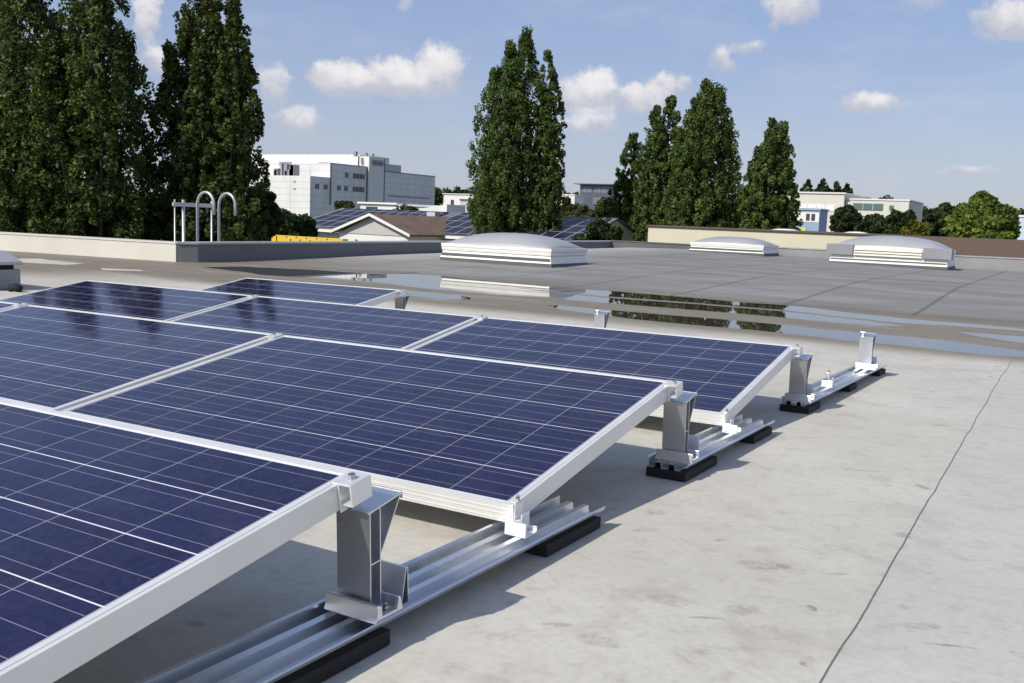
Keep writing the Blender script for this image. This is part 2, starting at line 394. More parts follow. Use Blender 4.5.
# ------------------------------------------------------------------ roof sheet
ZW = -.155
AM = Matrix(((0.9999688, 0.0005369, -0.0078751, 0), (-0.0003704, 0.9997766, 0.0211352, 0), (0.0078847, -0.0211316, 0.9997456, 0), (0, 0, 0, 1)))  # lie of the near roof slope
PUD = [[(-8.0,9.64),(-7.8,10.36),(-7.42,10.38),(-6.65,10.05),(-5.31,9.78),(-4.21,10.02),(-3.04,9.91),(-2.56,9.75),(-1.88,9.85),(-1.08,9.49),(-.23,9.30),(.66,9.28),(1.34,9.25),(3.5,9.2),(4.2,9.1),(2.5,8.95),(1.33,8.98),(.68,9.0),(-.44,8.70),(-1.67,9.02),(-2.77,9.08),(-3.72,9.02),(-4.0,8.99),(-4.95,9.11)],
 [(-8.0,9.46),(-6.88,9.6),(-4.82,8.98),(-3.9,8.84),(-3.63,8.84),(-2.69,8.93),(-1.62,8.86),(-.86,8.70),(-.36,8.45),(-.62,8.11),(-1.44,8.09),(-2.44,8.12),(-3.31,8.10),(-3.59,8.06),(-4.39,8.14),(-4.84,7.92),(-5.64,7.83),(-6.82,8.15),(-8.0,8.4)],
 [(-10.3,8.28),(-10.18,9.0),(-8.83,9.43),(-7.78,9.6),(-6.94,9.3),(-6.9,8.23),(-7.64,8.1),(-8.65,7.78)],
 [(-6.3,7.55),(-5.34,7.39),(-4.9,7.36),(-4.71,7.08),(-4.95,6.83),(-5.27,6.8)],
 [(-3.85,7.31),(-3.43,7.34),(-3.02,7.31),(-2.62,7.33),(-1.74,7.35),(-1.31,7.36),(-.42,7.36),(.26,7.25),(.65,7.12),(.87,7.0),(.75,6.6),(.52,6.45),(.33,6.48),(-.28,6.52),(-.8,6.62),(-1.17,6.66),(-1.82,6.55),(-2.46,6.60),(-2.95,6.73),(-3.51,6.95)],
 [(.13,8.28),(.7,8.41),(1.24,8.37),(3.2,8.3),(3.1,7.7),(1.23,7.61),(.73,7.72),(.32,7.98)],
 [(-13.03,6.86),(-12.91,7.3),(-11.62,7.12),(-11.42,6.63),(-12.2,6.52)],
 [(-10.67,6.73),(-10.18,7.09),(-9.93,6.87),(-10.27,6.6)]]
def base_z(x, y):
    P = .0078847 * x - .0211316 * y - (.00006)
    x = np.asarray(x, float); y = np.asarray(y, float)
    k = np.clip((y - 4.6) / 1.8, 0, 1); k = k * k * (3 - 2 * k)
    near = np.maximum(P * (1 - k) + (ZW + .005) * k, ZW + .005) if False else np.maximum(P, ZW + .005) * (1 - k) + (ZW + .005) * k
    s_ = np.clip((y - 9.3) / 6.0, 0, 1); s_ = s_ * s_ * (3 - 2 * s_) * np.clip((x + 12.4) / 3.2, 0, 1)
    a = .13 * s_ + np.clip((y - 12) / 18, 0, 1) * np.maximum(-.1, .08 - .022 * (x + 10))
    return near + a
def roof_z(x, y): return float(base_z(x, y))
def inpoly(X, Y, poly):
    r = np.zeros(X.shape, bool); n = len(poly)
    for i in range(n):
        x1, y1 = poly[i]; x2, y2 = poly[(i + 1) % n]
        if y1 == y2: continue
        c = ((y1 > Y) != (y2 > Y)) & (X < (x2 - x1) * (Y - y1) / (y2 - y1) + x1)
        r ^= c
    return r
xs = np.concatenate([np.arange(-30, -13.4, .4), np.arange(-13.4, 4.4, .05), np.arange(4.4, 14.01, .4)])
ys = np.concatenate([np.arange(-9, 6.0, .25), np.arange(6.0, 10.6, .02), np.arange(10.6, 27.3, .3)])
X, Y = np.meshgrid(xs, ys)
rng = np.random.RandomState(3)
jx = np.interp(X, np.arange(-30, 15, .15), rng.normal(0, 1, 300)); jx2 = np.interp(X, np.arange(-30, 15, .6), rng.normal(0, 1, 75))
Ym = Y + .022 * jx + .03 * jx2
mask = np.zeros(X.shape)
for P_ in PUD: mask = np.maximum(mask, inpoly(X, Ym, P_).astype(float))
for _ in range(3):
    q = np.pad(mask, 1, mode='edge'); mask = (q[1:-1, 1:-1] * 2 + q[:-2, 1:-1] + q[2:, 1:-1] + q[1:-1, :-2] + q[1:-1, 2:]) / 6
Z = base_z(X, Y); Z = Z * (1 - mask) + (ZW - .006) * mask
nx, ny = len(xs), len(ys)
vid = np.arange(nx * ny).reshape(ny, nx)
q = np.stack([vid[:-1, :-1], vid[:-1, 1:], vid[1:, 1:], vid[1:, :-1]], -1).reshape(-1, 4)
cx = ((X[:-1, :-1] + X[1:, 1:]) / 2).ravel(); cy = ((Y[:-1, :-1] + Y[1:, 1:]) / 2).ravel()
wall_y = 8.71 + (cx + 11.41) * .1736
wall_x = -11.3 - (cy - 8.8) * .06
keep = ~((cy > wall_y + .25) & (cx < -11.5)) & ~((cx < wall_x - .2) & (cy > 8.8))
q = q[keep]
me = bpy.data.meshes.new('roof_surface'); me.from_pydata(np.stack([X.ravel(), Y.ravel(), Z.ravel()], -1).tolist(), [], q.tolist())
me.materials.append(M['roof'])
for p_ in me.polygons: p_.use_smooth = True
roof = struct(bpy.data.objects.new('flat_roof', me)); COL.objects.link(roof)
w_ = MB(); w_.add([(-13.3, 6.0, ZW), (4.6, 6.0, ZW), (4.6, 10.6, ZW), (-10.9, 10.6, ZW), (-10.9, 8.6, ZW), (-13.3, 8.2, ZW)], [(0, 1, 2, 3, 4, 5)])
pw_ = w_.build('puddle_water', 'water'); struct(pw_)
# body of the building below the roof
b_ = MB(); b_.box(-29.9, 13.9, -8.9, 5.2, -7, -.55); b_.box(-12.7, 13.9, 5.2, 27.4, -7, -.55)
bo = b_.build('flat_roofed_hall', 'wall_white'); tag(bo, 'flat roofed hall whose grey roof carries the solar panels', 'building')
e_ = MB()
for sgn, (x0, x1, y0, y1) in enumerate([(-30, 14, -9.2, -9), (14, 14.2, -9, 27.5)]): e_.box(x0, x1, y0, y1, -.6, .2)
e_.build('roof_edge', 'memb_light', bo)
# ground
g_ = MB(); g_.add([(-2500, -1500, -7), (2500, -1500, -7), (2500, 3500, -7), (-2500, 3500, -7)], [(0, 1, 2, 3)])
struct(g_.build('ground', 'ground'))
r_ = MB(); r_.add([(-400, 36.5, -6.99), (400, 36.5, -6.99), (400, 42.5, -6.99), (-400, 42.5, -6.99)], [(0, 1, 2, 3)])
struct(r_.build('road', 'asphalt'))

# ------------------------------------------------------------------ parapets
def wall_poly(name, pts, thick, ztop, zb, m_, label, cop='coping', cop_h=.03, over=.02):
    """wall along pts (front face line), body on the left hand side of travel"""
    t_ = empty(name, (pts[0][0], pts[0][1], 0)); off = Vector((pts[0][0], pts[0][1], 0))
    P = [Vector((a, b, 0)) - off for a, b in pts]
    nrm = []
    for i in range(len(P)):
        d = (P[min(i + 1, len(P) - 1)] - P[max(i - 1, 0)]).normalized(); nrm.append(Vector((-d.y, d.x, 0)))
    zt = ztop if isinstance(ztop, (list, tuple)) else [ztop] * len(P)
    def prism(i0, i1, z0f, z1f):
        mb = MB(); 
        for i in range(len(P) - 1):
            vs = []
            for j in (i, i + 1):
                a = P[j] + nrm[j] * i0; c_ = P[j] + nrm[j] * i1
                vs += [(a.x, a.y, z0f(j)), (c_.x, c_.y, z0f(j)), (c_.x, c_.y, z1f(j)), (a.x, a.y, z1f(j))]
            mb.add(vs, [(0, 4, 5, 1), (1, 5, 6, 2), (2, 6, 7, 3), (3, 7, 4, 0), (0, 1, 2, 3), (4, 7, 6, 5)])
        return mb
    prism(0, thick, lambda j: zb, lambda j: zt[j]).build('upstand', m_, t_)
    prism(-over, thick + .03, lambda j: zt[j], lambda j: zt[j] + cop_h).build('coping', cop, t_)
    tag(t_, label, 'parapet')
    return t_
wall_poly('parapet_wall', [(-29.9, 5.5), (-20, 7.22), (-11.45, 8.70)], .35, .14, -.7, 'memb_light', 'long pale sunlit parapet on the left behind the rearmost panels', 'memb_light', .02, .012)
wall_poly('parapet_wall', [(-11.425, 8.71), (-11.22, 8.95), (-11.55, 15.5), (-11.9, 21), (-12.3, 27.9)], .35, [.14, .14, .145, .13, .125], -.7, 'memb_shaded', 'long shaded parapet running away behind the puddles and skylight')
wall_poly('parapet_wall', [(-12.28, 27.25), (-6.95, 27.25)], .3, .155, -.7, 'curb', 'dark stretch of far roof edge left of the second skylight', 'curb')
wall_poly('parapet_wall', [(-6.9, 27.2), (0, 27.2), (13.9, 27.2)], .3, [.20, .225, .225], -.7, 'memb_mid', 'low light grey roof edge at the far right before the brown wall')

# ------------------------------------------------------------------ skylights
def dome_mb(x0, x1, y0, y1, z0, h, n=22, pw=2.4):
    mb = MB(); vs = []
    for j in range(n + 1):
        for i in range(n + 1):
            a = -1 + 2 * i / n; b = -1 + 2 * j / n
            a = math.sin(a * math.pi / 2); b = math.sin(b * math.pi / 2)
            z = h * ((1 - abs(a) ** pw) * (1 - abs(b) ** pw)) ** .62
            vs.append((x0 + (a + 1) / 2 * (x1 - x0), y0 + (b + 1) / 2 * (y1 - y0), z0 + z))
    fs = [(j * (n + 1) + i, j * (n + 1) + i + 1, (j + 1) * (n + 1) + i + 1, (j + 1) * (n + 1) + i) for j in range(n) for i in range(n)]
    mb.add(vs, fs, 0, True); return mb
def skylight(x, y, w, d, hb, hd, label, vents=False):
    z = roof_z(x + w / 2, y) - .01; t_ = empty('skylight_dome', (x, y, z))
    k = MB(); k.ext([(-.08, 0), (w + .08, 0), (w + .02, .16), (-.02, .16)], 'y', -.05, d + .05); k.build('curb', 'curb', t_)
    base = .07
    # flared white skirt and tiered frame
    s = MB(); f0 = .03
    def ring(z0, z1, o0, o1):
        vs = []
        for (zz, o) in ((z0, o0), (z1, o1)):
            vs += [(-o, -o, zz), (w + o, -o, zz), (w + o, d + o, zz), (-o, d + o, zz)]
        s.add(vs, [(0, 1, 5, 4), (1, 2, 6, 5), (2, 3, 7, 6), (3, 0, 4, 7), (4, 5, 6, 7), (3, 2, 1, 0)])
    H = hb
    ring(base, base + (H - base) * .50, .06, .02)
    ring(base + (H - base) * .515, base + (H - base) * .76, .035, .045)
    ring(base + (H - base) * .775, H, .048, .05)
    s.ext([(.01, base + .05), (w - .01, base + .05), (w - .01, H - .01), (.01, H - .01)], 'y', .01, d - .01)
    s.build('frame', 'white', t_, .004)
    dome_mb(.0, w, 0, d, H + .002, hd).build('dome', 'dome', t_)
    if vents:
        for (a, b) in ((-.14, .53), (w - .53, w + .14)):
            v = MB(); v.box(a, b, -.12, .26, H * .54, H + .06); v.build('vent_box', 'greybox', t_, .006)
        l = MB()
        for i in range(3):
            zz = H * .55 + i * .068; l.ext([(-.10, zz), (-.06, zz + .062), (-.055, zz + .058), (-.09, zz)], 'x', .55, w - .55)
        l.build('louvre', 'cream', t_)
    tag(t_, label, 'skylight', 'skylights on the roof')
    return t_
skylight(-9.10, 12.92, 2.24, 1.34, .335, .235, 'largest white skylight with milky dome, standing beyond the puddle left of centre')
skylight(-8.7, 25.2, 2.1, 1.5, .30, .20, 'white skylight with milky dome beyond the right hand poplars, before the cream wall')
skylight(-4.45, 24.2, 2.75, 1.7, .47, .32, 'skylight with grey vent boxes at both ends and cream louvres', True)
# vent hood on the left
t_ = empty('roof_hatch', (-8.05, 2.5, roof_z(-8.05, 3.2) - .01))
MB().box(-2.4, 0, 0, 1.42, 0, .20).build('curb', 'greybox', t_, .01)
MB().box(-2.36, -.05, .04, 1.38, .20, .245).build('seal', 'rubber', t_)
MB().ext([(-2.45, .245), (.02, .245), (.0, .275), (-.25, .37), (-2.1, .37), (-2.4, .275)], 'y', -.03, 1.44).build('glazing', 'dome', t_, .008)
tag(t_, 'grey roof hatch with glazed lid cut off by the left picture edge', 'roof hatch')
rr = random.Random(5)
for i, (x, y) in enumerate(((-7.92, 3.72), (-7.83, 3.66))):
    s = MB(); s.tube([(x, y, roof_z(x, y) + .03), (x + .06, y + .02, roof_z(x, y) + .045), (x + .11, y + .05, roof_z(x, y) + .02)], .035, 7)
    tag(s.build('rubber_scrap', 'rubber'), ('black rubber scrap lying against the grey roof hatch', 'black rubber scrap lying a little right of the hatch')[i], 'scrap')

# ------------------------------------------------------------------ solar panels
PW, PH, TILT, GAP, PITCH, ZLOW = 1.65, .99, .1828, .0281, 1.5199, .115
def make_panel():
    root = empty('solar_module')
    t = .046
    # outline of the frame extrusion: (distance inwards from outer edge, z)
    prof = [(0, -t), (.028, -t), (.028, -t + .002), (.002, -t + .002), (.0022, -.009), (.0215, -.009), (.0215, 0), (.0105, 0), (.0102, -.0028), (.0082, -.0028), (.0078, 0), (0, 0),
            (0, -.023)]
    f = MB(); n = len(prof)
    corners = [((0, 0), (-1, 1)), ((0, PH), (-1, -1)), ((-PW, PH), (1, -1)), ((-PW, 0), (1, 1))]
    vs = []
    for (c_, d_) in corners:
        for (a, z) in prof: vs.append((c_[0] + d_[0] * a, c_[1] + d_[1] * a * .62, z))
    fs = []
    for k in range(4):
        k2 = (k + 1) % 4
        for i in range(n): fs.append((k * n + i, k * n + (i + 1) % n, k2 * n + (i + 1) % n, k2 * n + i))
    f.add(vs, fs)
    for zz in (-.013, -.024, -.037):
        f.box(-PW + .004, -.004, -.0009, .0002, zz - .0018, zz); f.box(-PW + .004, -.004, PH - .0002, PH + .0009, zz - .0018, zz)
    f.build('frame', 'frame', root)
    g = MB(); x0, x1, y0, y1 = -PW + .0215, -.0215, .0133, PH - .0133
    g.box(x0 + .0003, x1 - .0003, y0 + .0003, y1 - .0003, -.0072, -.0018, 1)
    o = g.build('glass', ['back', 'cells'], root)
    for p_ in o.data.polygons: p_.material_index = 1 if abs(p_.center.z + .0018) < 1e-4 else 0
    j = MB(); j.box(-.90, -.75, .80, .90, -.032, -.0075); j.build('junction_box', 'rubber', root, .004)
    return root
panel0 = make_panel()
PL = {(1, 0): 'nearest solar panel, cut off by the lower left corner of the photo',
 (2, 0): 'large blue solar panel in the middle, right hand one of the second row',
 (2, 1): 'second row panel left of the large middle one, touching the left picture edge',
 (2, 2): 'leftmost panel of the second row, only a pale sliver showing at the left edge',
 (3, 0): 'panel at the right end of the third row, by the rightmost loaded support post',
 (3, 1): 'middle panel of the third row, seen between two pale frame joints',
 (3, 2): 'left end panel of the third row, reflecting dark poplars',
 (4, 2): 'farthest and smallest panel, alone in the rearmost row'}
def local_place(o, x, y, z=0, extra=None):
    mm = AM @ Matrix.Translation((x, y, z))
    if extra is not None: mm = mm @ extra
    o.matrix_world = mm
first = True
for (row, k), lab in PL.items():
    o = panel0 if first else copy_tree(panel0); first = False
    local_place(o, -k * (PW + GAP), (row - 2) * PITCH, ZLOW, Matrix.Rotation(TILT, 4, 'X'))
    tag(o, lab, 'solar panel', 'solar panels mounted in rows on the roof')

# ------------------------------------------------------------------ mounting rails
RX0, RX1 = -.078, .058
PDX = .020     # posts and clamps sit a little right of the rail's middle
CA, SA = math.cos(TILT), math.sin(TILT)
def hexbolt(mb, x, y, z, r=.0065, h=.007, stem=0):
    pts = [(x + r * math.cos(a * math.pi / 3), y + r * math.sin(a * math.pi / 3)) for a in range(6)]
    mb.ext(pts, 'z', z, z + h)
    if stem: mb.tube([(x, y, z + h), (x, y, z + h + stem)], r * .55, 8)
def rail_profile():
    t = .0022
    top = [(RX0, .058), (RX0 + .004, .062), (RX0 + .010, .060), (RX0 + .012, .0325), (-.050, .0325), (-.047, .050), (-.030, .050), (-.027, .0325),
           (-.004, .0325), (-.001, .050), (.014, .050), (.017, .0325), (.034, .0325), (.038, .042), (.0545, .047), (RX1 + .002, .056)]
    bot = [(x + (.0024 if i > 13 else 0), z - .0026) for i, (x, z) in enumerate(top)]
    bot[0] = (RX0 + .0015, .0565)
    return top + bot[::-1]
def post(root, y, lifted_clamp=False, end=True):
    """one support post under the raised edge, y = front of the column"""
    p = MB()
    zf, zt = .050, .238
    cw0, cw1 = -.068 + PDX, .006 + PDX
    # foot
    ft = MB(); yf = y - .018
    prof = [(yf - .006, .0505), (yf, .080), (yf + .004, .082), (yf + .008, .080), (yf + .010, .062), (y + .034, .062), (y + .038, .082), (y + .042, .082), (y + .052, .0505)]
    ft.ext(prof, 'x', -.080 + PDX, .038 + PDX); fo = ft.build('foot', 'alu', root, .0012)
    # hollow column: four walls, a web and a raked bracket carrying the shelf
    t = .0026; lean = .010
    def plate(a, b, th, x0=cw0, x1=cw1):
        (ya, za), (yb, zb) = a, b; d = Vector((yb - ya, zb - za)).normalized(); nn = Vector((-d.y, d.x)) * th / 2
        p.ext([(ya + nn.x, za + nn.y), (yb + nn.x, zb + nn.y), (yb - nn.x, zb - nn.y), (ya - nn.x, za - nn.y)], 'x', x0, x1)
    A_ = (y, .0625); B_ = (y - lean, zt); C_ = (y + .027, .0625); D_ = (y + .027 - lean, zt + .004)
    plate(A_, B_, t); plate(C_, D_, t)
    plate((y - .004, .143), (y + .022, .146), t * .9)
    sh0 = (y - lean - .006, zt - .002); sh1 = (y + .078, zt + .017)
    plate(sh0, sh1, t * 1.2, cw0 - .001, cw1 + .001)
    plate((y + .0275 - lean * .4, .158), (sh1[0] - .003, sh1[1] - .001), t, cw0, cw1)
    plate((sh1[0] - .002, sh1[1] + .003), (sh1[0] + .001, sh1[1] - .010), t, cw0 - .001, cw1 + .001)
    po = p.build('support_post', 'alu', root)
    # tapered hollow fin behind the column
    fn = MB(); yb = y + .083
    for q0, q1 in (((yb - .014, .0525), (yb - .004, .118)), ((yb + .006, .0525), (yb + .001, .118)), ((yb - .005, .1178), (yb + .002, .1178)), ((yb - .028, .0515), (yb + .008, .0515))):
        (ya, za), (yc, zc) = q0, q1; d = Vector((yc - ya, zc - za)).normalized(); nn = Vector((-d.y, d.x)) * .0022 / 2
        fn.ext([(ya + nn.x, za + nn.y), (yc + nn.x, zc + nn.y), (yc - nn.x, zc - nn.y), (ya - nn.x, za - nn.y)], 'x', -.086 + PDX, .020 + PDX)
    fn.build('fin', 'alu', root)
    for (bx_, by_, br_) in ((-.026, .046, .008), (.022, .02, .007), (-.074, .016, .006)):
        bl = MB(); hexbolt(bl, bx_ + PDX, y + by_, .0628, br_, .006, .005); bl.build('bolt', 'steel', root)
def tilted(mb_pts_fn, ylow, root, name, m_, bev=.001):
    """part drawn in panel coordinates (x, along slope, above glass plane) of the panel whose low edge is at ylow"""
    mb = mb_pts_fn(MB())
    mb.v = [(x + CDX, ylow + yy * CA - zz * SA, ZLOW + yy * SA + zz * CA) for (x, yy, zz) in mb.v]
    return mb.build(name, m_, root, bev)
def high_clamp(root, ylow, end, loose=False):
    s0, s1 = PH - .058, PH - .004
    if end:
        def fn(b):
            b.box(.0008, .0045, s0, s1, -.050, .0003); b.box(-.010, .0275, s0, s1, .0006, .0042); b.box(.0278, .0312, s0, s1, -.036, .0042); b.box(.0048, .0275, s0, s1, -.036, -.0325); return b
        tilted(fn, ylow, root, 'end_clamp', 'bright')
        def fb(b): hexbolt(b, .012, (s0 + s1) / 2, .0045, .0072, .008); return b
        tilted(fb, ylow, root, 'clamp_bolt', 'steel', 0)
    else:
        def fn(b): b.box(.002, GAP - .002, s0, s1, -.050, .002); b.box(-.010, GAP + .010, s0, s1, .0021, .0055); return b
        tilted(fn, ylow, root, 'mid_clamp', 'bright')
        def fb(b): hexbolt(b, GAP / 2, (s0 + s1) / 2, .0056, .0062, .008); return b
        tilted(fb, ylow, root, 'clamp_bolt', 'steel', 0)
def low_clamp(root, ylow, end, loose=False):
    b = MB(); y = ylow - .010
    b.box(-.030, .024, y - .006, y + .002, .0505, .082)         # bright upright lip that the panel edge rests behind
    b.box(-.030, .024, y + .0022, y + .052, .0505, .0545)
    b.box(-.030, .024, y + .046, y + .050, .0547, .066)
    b.build('low_bracket', 'bright', root, .001)
    c = MB()
    if end:
        x0 = .0012 + CDX if not loose else -.004; y = ylow - .006
        c.box(x0, x0 + .003, y + .010, y + .046, .0550, .118); c.box(x0 - .009, x0 + .0028, y + .010, y + .046, .1183, .1215)
        c.box(x0 + .0032, x0 + .020, y + .010, y + .046, .0550, .060)
        c.box(x0 + .018, x0 + .021, y + .010, y + .046, .0602, .096)
        c.box(x0 + .0032, x0 + .0178, y + .010, y + .046, .078, .081)
        c.build('low_clamp', 'bright', root, .0008)
        d = MB(); hexbolt(d, x0 - .002, y + .028, .1217, .0055, .007, .006); d.build('clamp_bolt', 'steel', root)
    else:
        c.box(.004, GAP - .004, y + .012, y + .040, .0550, .119); c.box(-.008, GAP + .008, y + .012, y + .040, .1262, .1292)
        c.build('low_clamp', 'bright', root, .0008)
def make_rail(y0, y1, pads, posts, lows, end, loose_posts=(), loose_lows=(), dx=0.0):
    global CDX; CDX = -dx
    root = empty('mounting_rail')
    r = MB(); r.ext(rail_profile(), 'y', y0, y1); r.build('rail', 'alu', root)
    for (a, b) in pads:
        q_ = MB(); q_.box(RX0 + .004, RX1 - .002, a, b, .0015, .0295); q_.build('rubber_pad', 'rubber', root, .002)
    for yl in posts + tuple(loose_posts):
        post(root, yl + PH * CA - .012)
    for yl in posts: high_clamp(root, yl, end)
    for yl in lows: low_clamp(root, yl, end)
    for yl in loose_lows: low_clamp(root, yl, True, True)
    for yl in loose_posts:
        y = yl + PH * CA - .012
        c = MB(); c.box(-.040, -.030, y, y + .036, .232, .262); c.box(-.050, -.022, y, y + .036, .2622, .266)
        c.build('end_clamp', 'bright', root, .001)
        b = MB(); hexbolt(b, -.046, y + .01, .2662, .0065, .009, .012); b.box(-.060, -.030, y + .004, y + .018, .282, .290); b.build('clamp_bolt', 'steel', root)
    return root
P_ = PITCH
RG = 'mounting rails under the panel rows'
CDX = 0.0
def place_rail(o, k, dx, label, yaw=0):
    local_place(o, -k * (PW + GAP) + dx, 0, 0, Matrix.Translation((0, 2.45, 0)) @ Matrix.Rotation(yaw, 4, 'Z') @ Matrix.Translation((0, -2.45, 0))); tag(o, label, 'mounting rail', RG)
DG = GAP / 2 + .012
# right hand ends of the rows
ra = make_rail(-2.35, .325, ((-2.3, -1.95), (-.95, -.540), (.030, .315)), (-P_,), (0.0,), True, dx=.020)
place_rail(ra, 0, .020, 'nearest aluminium rail, running from the bottom picture edge under the nearest raised panel corner')
rb = make_rail(.905, 1.875, ((.90, 1.20), (1.62, 1.865)), (0.0,), (P_,), True, dx=.028)
place_rail(rb, 0, .028, 'short rail and post holding the raised corner of the large middle panel')
rc = make_rail(2.455, 4.33, ((2.44, 2.66), (3.30, 3.48), (4.12, 4.32)), (P_,), (), True, (2 * P_,), (2 * P_,), dx=.034)
place_rail(rc, 0, .034, 'rightmost rail, half of it free, with an empty bright post at its far end', -.011)
# under the joints between panels
rb1 = make_rail(.905, 1.93, ((.90, 1.20), (1.66, 1.915)), (0.0,), (P_,), False)
place_rail(rb1, 1, 0, 'rail under the joint left of the large middle panel')
rb2 = copy_tree(rb1); place_rail(rb2, 2, 0, 'rail under the second row joint nearest the left picture edge')
rc1 = make_rail(2.455, 4.33, ((2.44, 2.66), (3.30, 3.48), (4.12, 4.32)), (P_,), (), False, (2 * P_,), (2 * P_,))
place_rail(rc1, 1, .012, 'rail whose empty white post top rises behind the third row, right of centre')
rc2 = make_rail(2.455, 4.33, ((2.44, 2.66), (3.30, 3.48), (4.12, 4.32)), (P_,), (), False)
place_rail(rc2, 2, 0, 'rail with the dark shaded post at the right end of the farthest panel')
post(rc2, 2 * P_ + PH * CA - .012); high_clamp(rc2, 2 * P_, True); low_clamp(rc2, 2 * P_, True)

# ------------------------------------------------------------------ ladder top
t_ = empty('roof_ladder', (-12.05, 9.67, 0))
def hoop(y):
    pts = [(0, y, -2.5), (0, y, .80)]
    for i in range(13):
        a = math.pi - i * math.pi / 12; pts.append((.2 + .2 * math.cos(a), y, .80 + .2 * math.sin(a)))
    pts.append((.40, y, .62)); return pts
for y in (0, .48):
    MB().tube(hoop(y), .024, 10).build('hoop', 'galv', t_)
rg = MB()
for i in range(9): rg.tube([(0, .02, -2.3 + i * .28), (0, .46, -2.3 + i * .28)], .014, 8)
rg.build('rung', 'galv', t_)
gr = MB()
for y, r in ((-.02, .014), (.17, .03), (.81, .018)): gr.tube([(-.55, y, -2.5), (-.55, y, .86)], r, 8)
gr.build('guard_post', 'galv', t_)
MB().box(-.57, -.53, -.06, .82, .74, .81).build('guard_bar', 'galv', t_)
tag(t_, 'galvanised ladder top with two curved hoops rising behind the parapet corner', 'ladder')

# ------------------------------------------------------------------ trees
def leaves(name, C, rad, n, size, m_, parent, rng, squash=1.0, tone_spread=.65):
    """leaf-sized faces spread through clumps: C (k,3) centres, rad (k,) radii, n leaves in all"""
    k = len(C); w = rad ** 2; w = w / w.sum()
    n = int(n * 1.0); idx = rng.choice(k, n, p=w)
    d = rng.normal(size=(n, 3)); d /= np.linalg.norm(d, axis=1)[:, None]
    rr_ = rad[idx] * rng.uniform(.25, 1, n) ** .45
    pos = C[idx] + d * rr_[:, None] * np.array([1, 1, squash])
    nrm = d * .7 + rng.normal(size=(n, 3)) * .75 + np.array([0, 0, .25]); nrm /= np.linalg.norm(nrm, axis=1)[:, None]
    a = np.cross(nrm, rng.normal(size=(n, 3))); a /= np.linalg.norm(a, axis=1)[:, None]
    b = np.cross(nrm, a); s = size * rng.uniform(.55, 1.25, n)[:, None]
    v = np.stack([pos + a * s, pos + b * s * .62, pos - a * s, pos - b * s * .62], 1).reshape(-1, 3)
    me = bpy.data.meshes.new(name)
    me.vertices.add(4 * n); me.vertices.foreach_set('co', v.ravel())
    me.loops.add(4 * n); me.loops.foreach_set('vertex_index', np.arange(4 * n, dtype=np.int32))
    me.polygons.add(n); me.polygons.foreach_set('loop_start', np.arange(0, 4 * n, 4, dtype=np.int32))
    tone_c = rng.uniform(0, 1, k)
    at = me.attributes.new('tone', 'FLOAT', 'FACE'); at.data.foreach_set('value', np.clip(tone_c[idx] * tone_spread + rng.uniform(0, 1 - tone_spread + .1, n), 0, 1).astype(np.float32))
    me.update(); me.validate(); me.materials.append(M[m_])
    o = bpy.data.objects.new(name, me); COL.objects.link(o); o.parent = parent
    return o
def trunk(parent, h, r, limbs, name='trunk'):
    t = MB(); t.tube([(0, 0, 0), (0.02, 0, h * .3), (-.03, .02, h * .6), (0, 0, h)], r, 8, rs=[r, r * .8, r * .5, r * .12])
    for (a, b, rr2) in limbs:
        mid = [(a[i] * .5 + b[i] * .5 + (.12 if i < 2 else 0) * (b[i] - a[i])) for i in range(3)]
        t.tube([a, mid, b], rr2, 6, rs=[rr2, rr2 * .65, rr2 * .2])
    return t.build(name, 'bark', parent)
G0 = -7.0
def poplar(x, y, ztop, w, label, seed, lobes=None, n=26000, size=.17, m_='leaf', taper=.62, bottom=.06):
    rng = np.random.RandomState(seed); t_ = empty('poplar_tree', (x, y, G0)); h = ztop - G0
    if lobes is None: lobes = [(0, 0, 1.0, .34), (-.27, .1, .86, .26), (.27, -.1, .88, .25), (.05, .3, .8, .25), (-.1, -.3, .78, .24)]
    C = []; Rr = []; limbs = []
    for (lx, ly, lh, lr) in lobes:
        H = h * lh; rad = w * lr
        limbs.append(((0, 0, h * .1), (lx * w * .9, ly * w * .9, H * .84), .09 * w / 3))
        for i in range(int(15 * H / max(.5, w * .12))):
            tt = bottom + (1 - bottom) * rng.uniform(0, 1) ** .9
            prof = min(1, (tt - bottom + .03) * 6) ** .5 * (1 - ((tt - .55) / .45) ** 3.2 if tt > .55 else 1)
            prof = max(prof, .18)
            an = rng.uniform(0, 2 * math.pi); q_ = rad * 1.12 * prof * math.sqrt(rng.uniform(.05, 1))
            spread = .55 + .45 * min(1, tt * 2.2)
            C.append((lx * w * spread + q_ * math.cos(an), ly * w * spread + q_ * math.sin(an), H * tt)); Rr.append(w * rng.uniform(.032, .070) * (.8 + .3 * (1 - tt)))
            
    C = np.array(C); Rr = np.array(Rr)
    trunk(t_, h * .8, .08 * w * .8, limbs)
    leaves('crown', C, Rr, n, size, m_, t_, rng, 1.5)
    tag(t_, label, 'tree', 'poplars behind the roof'); return t_
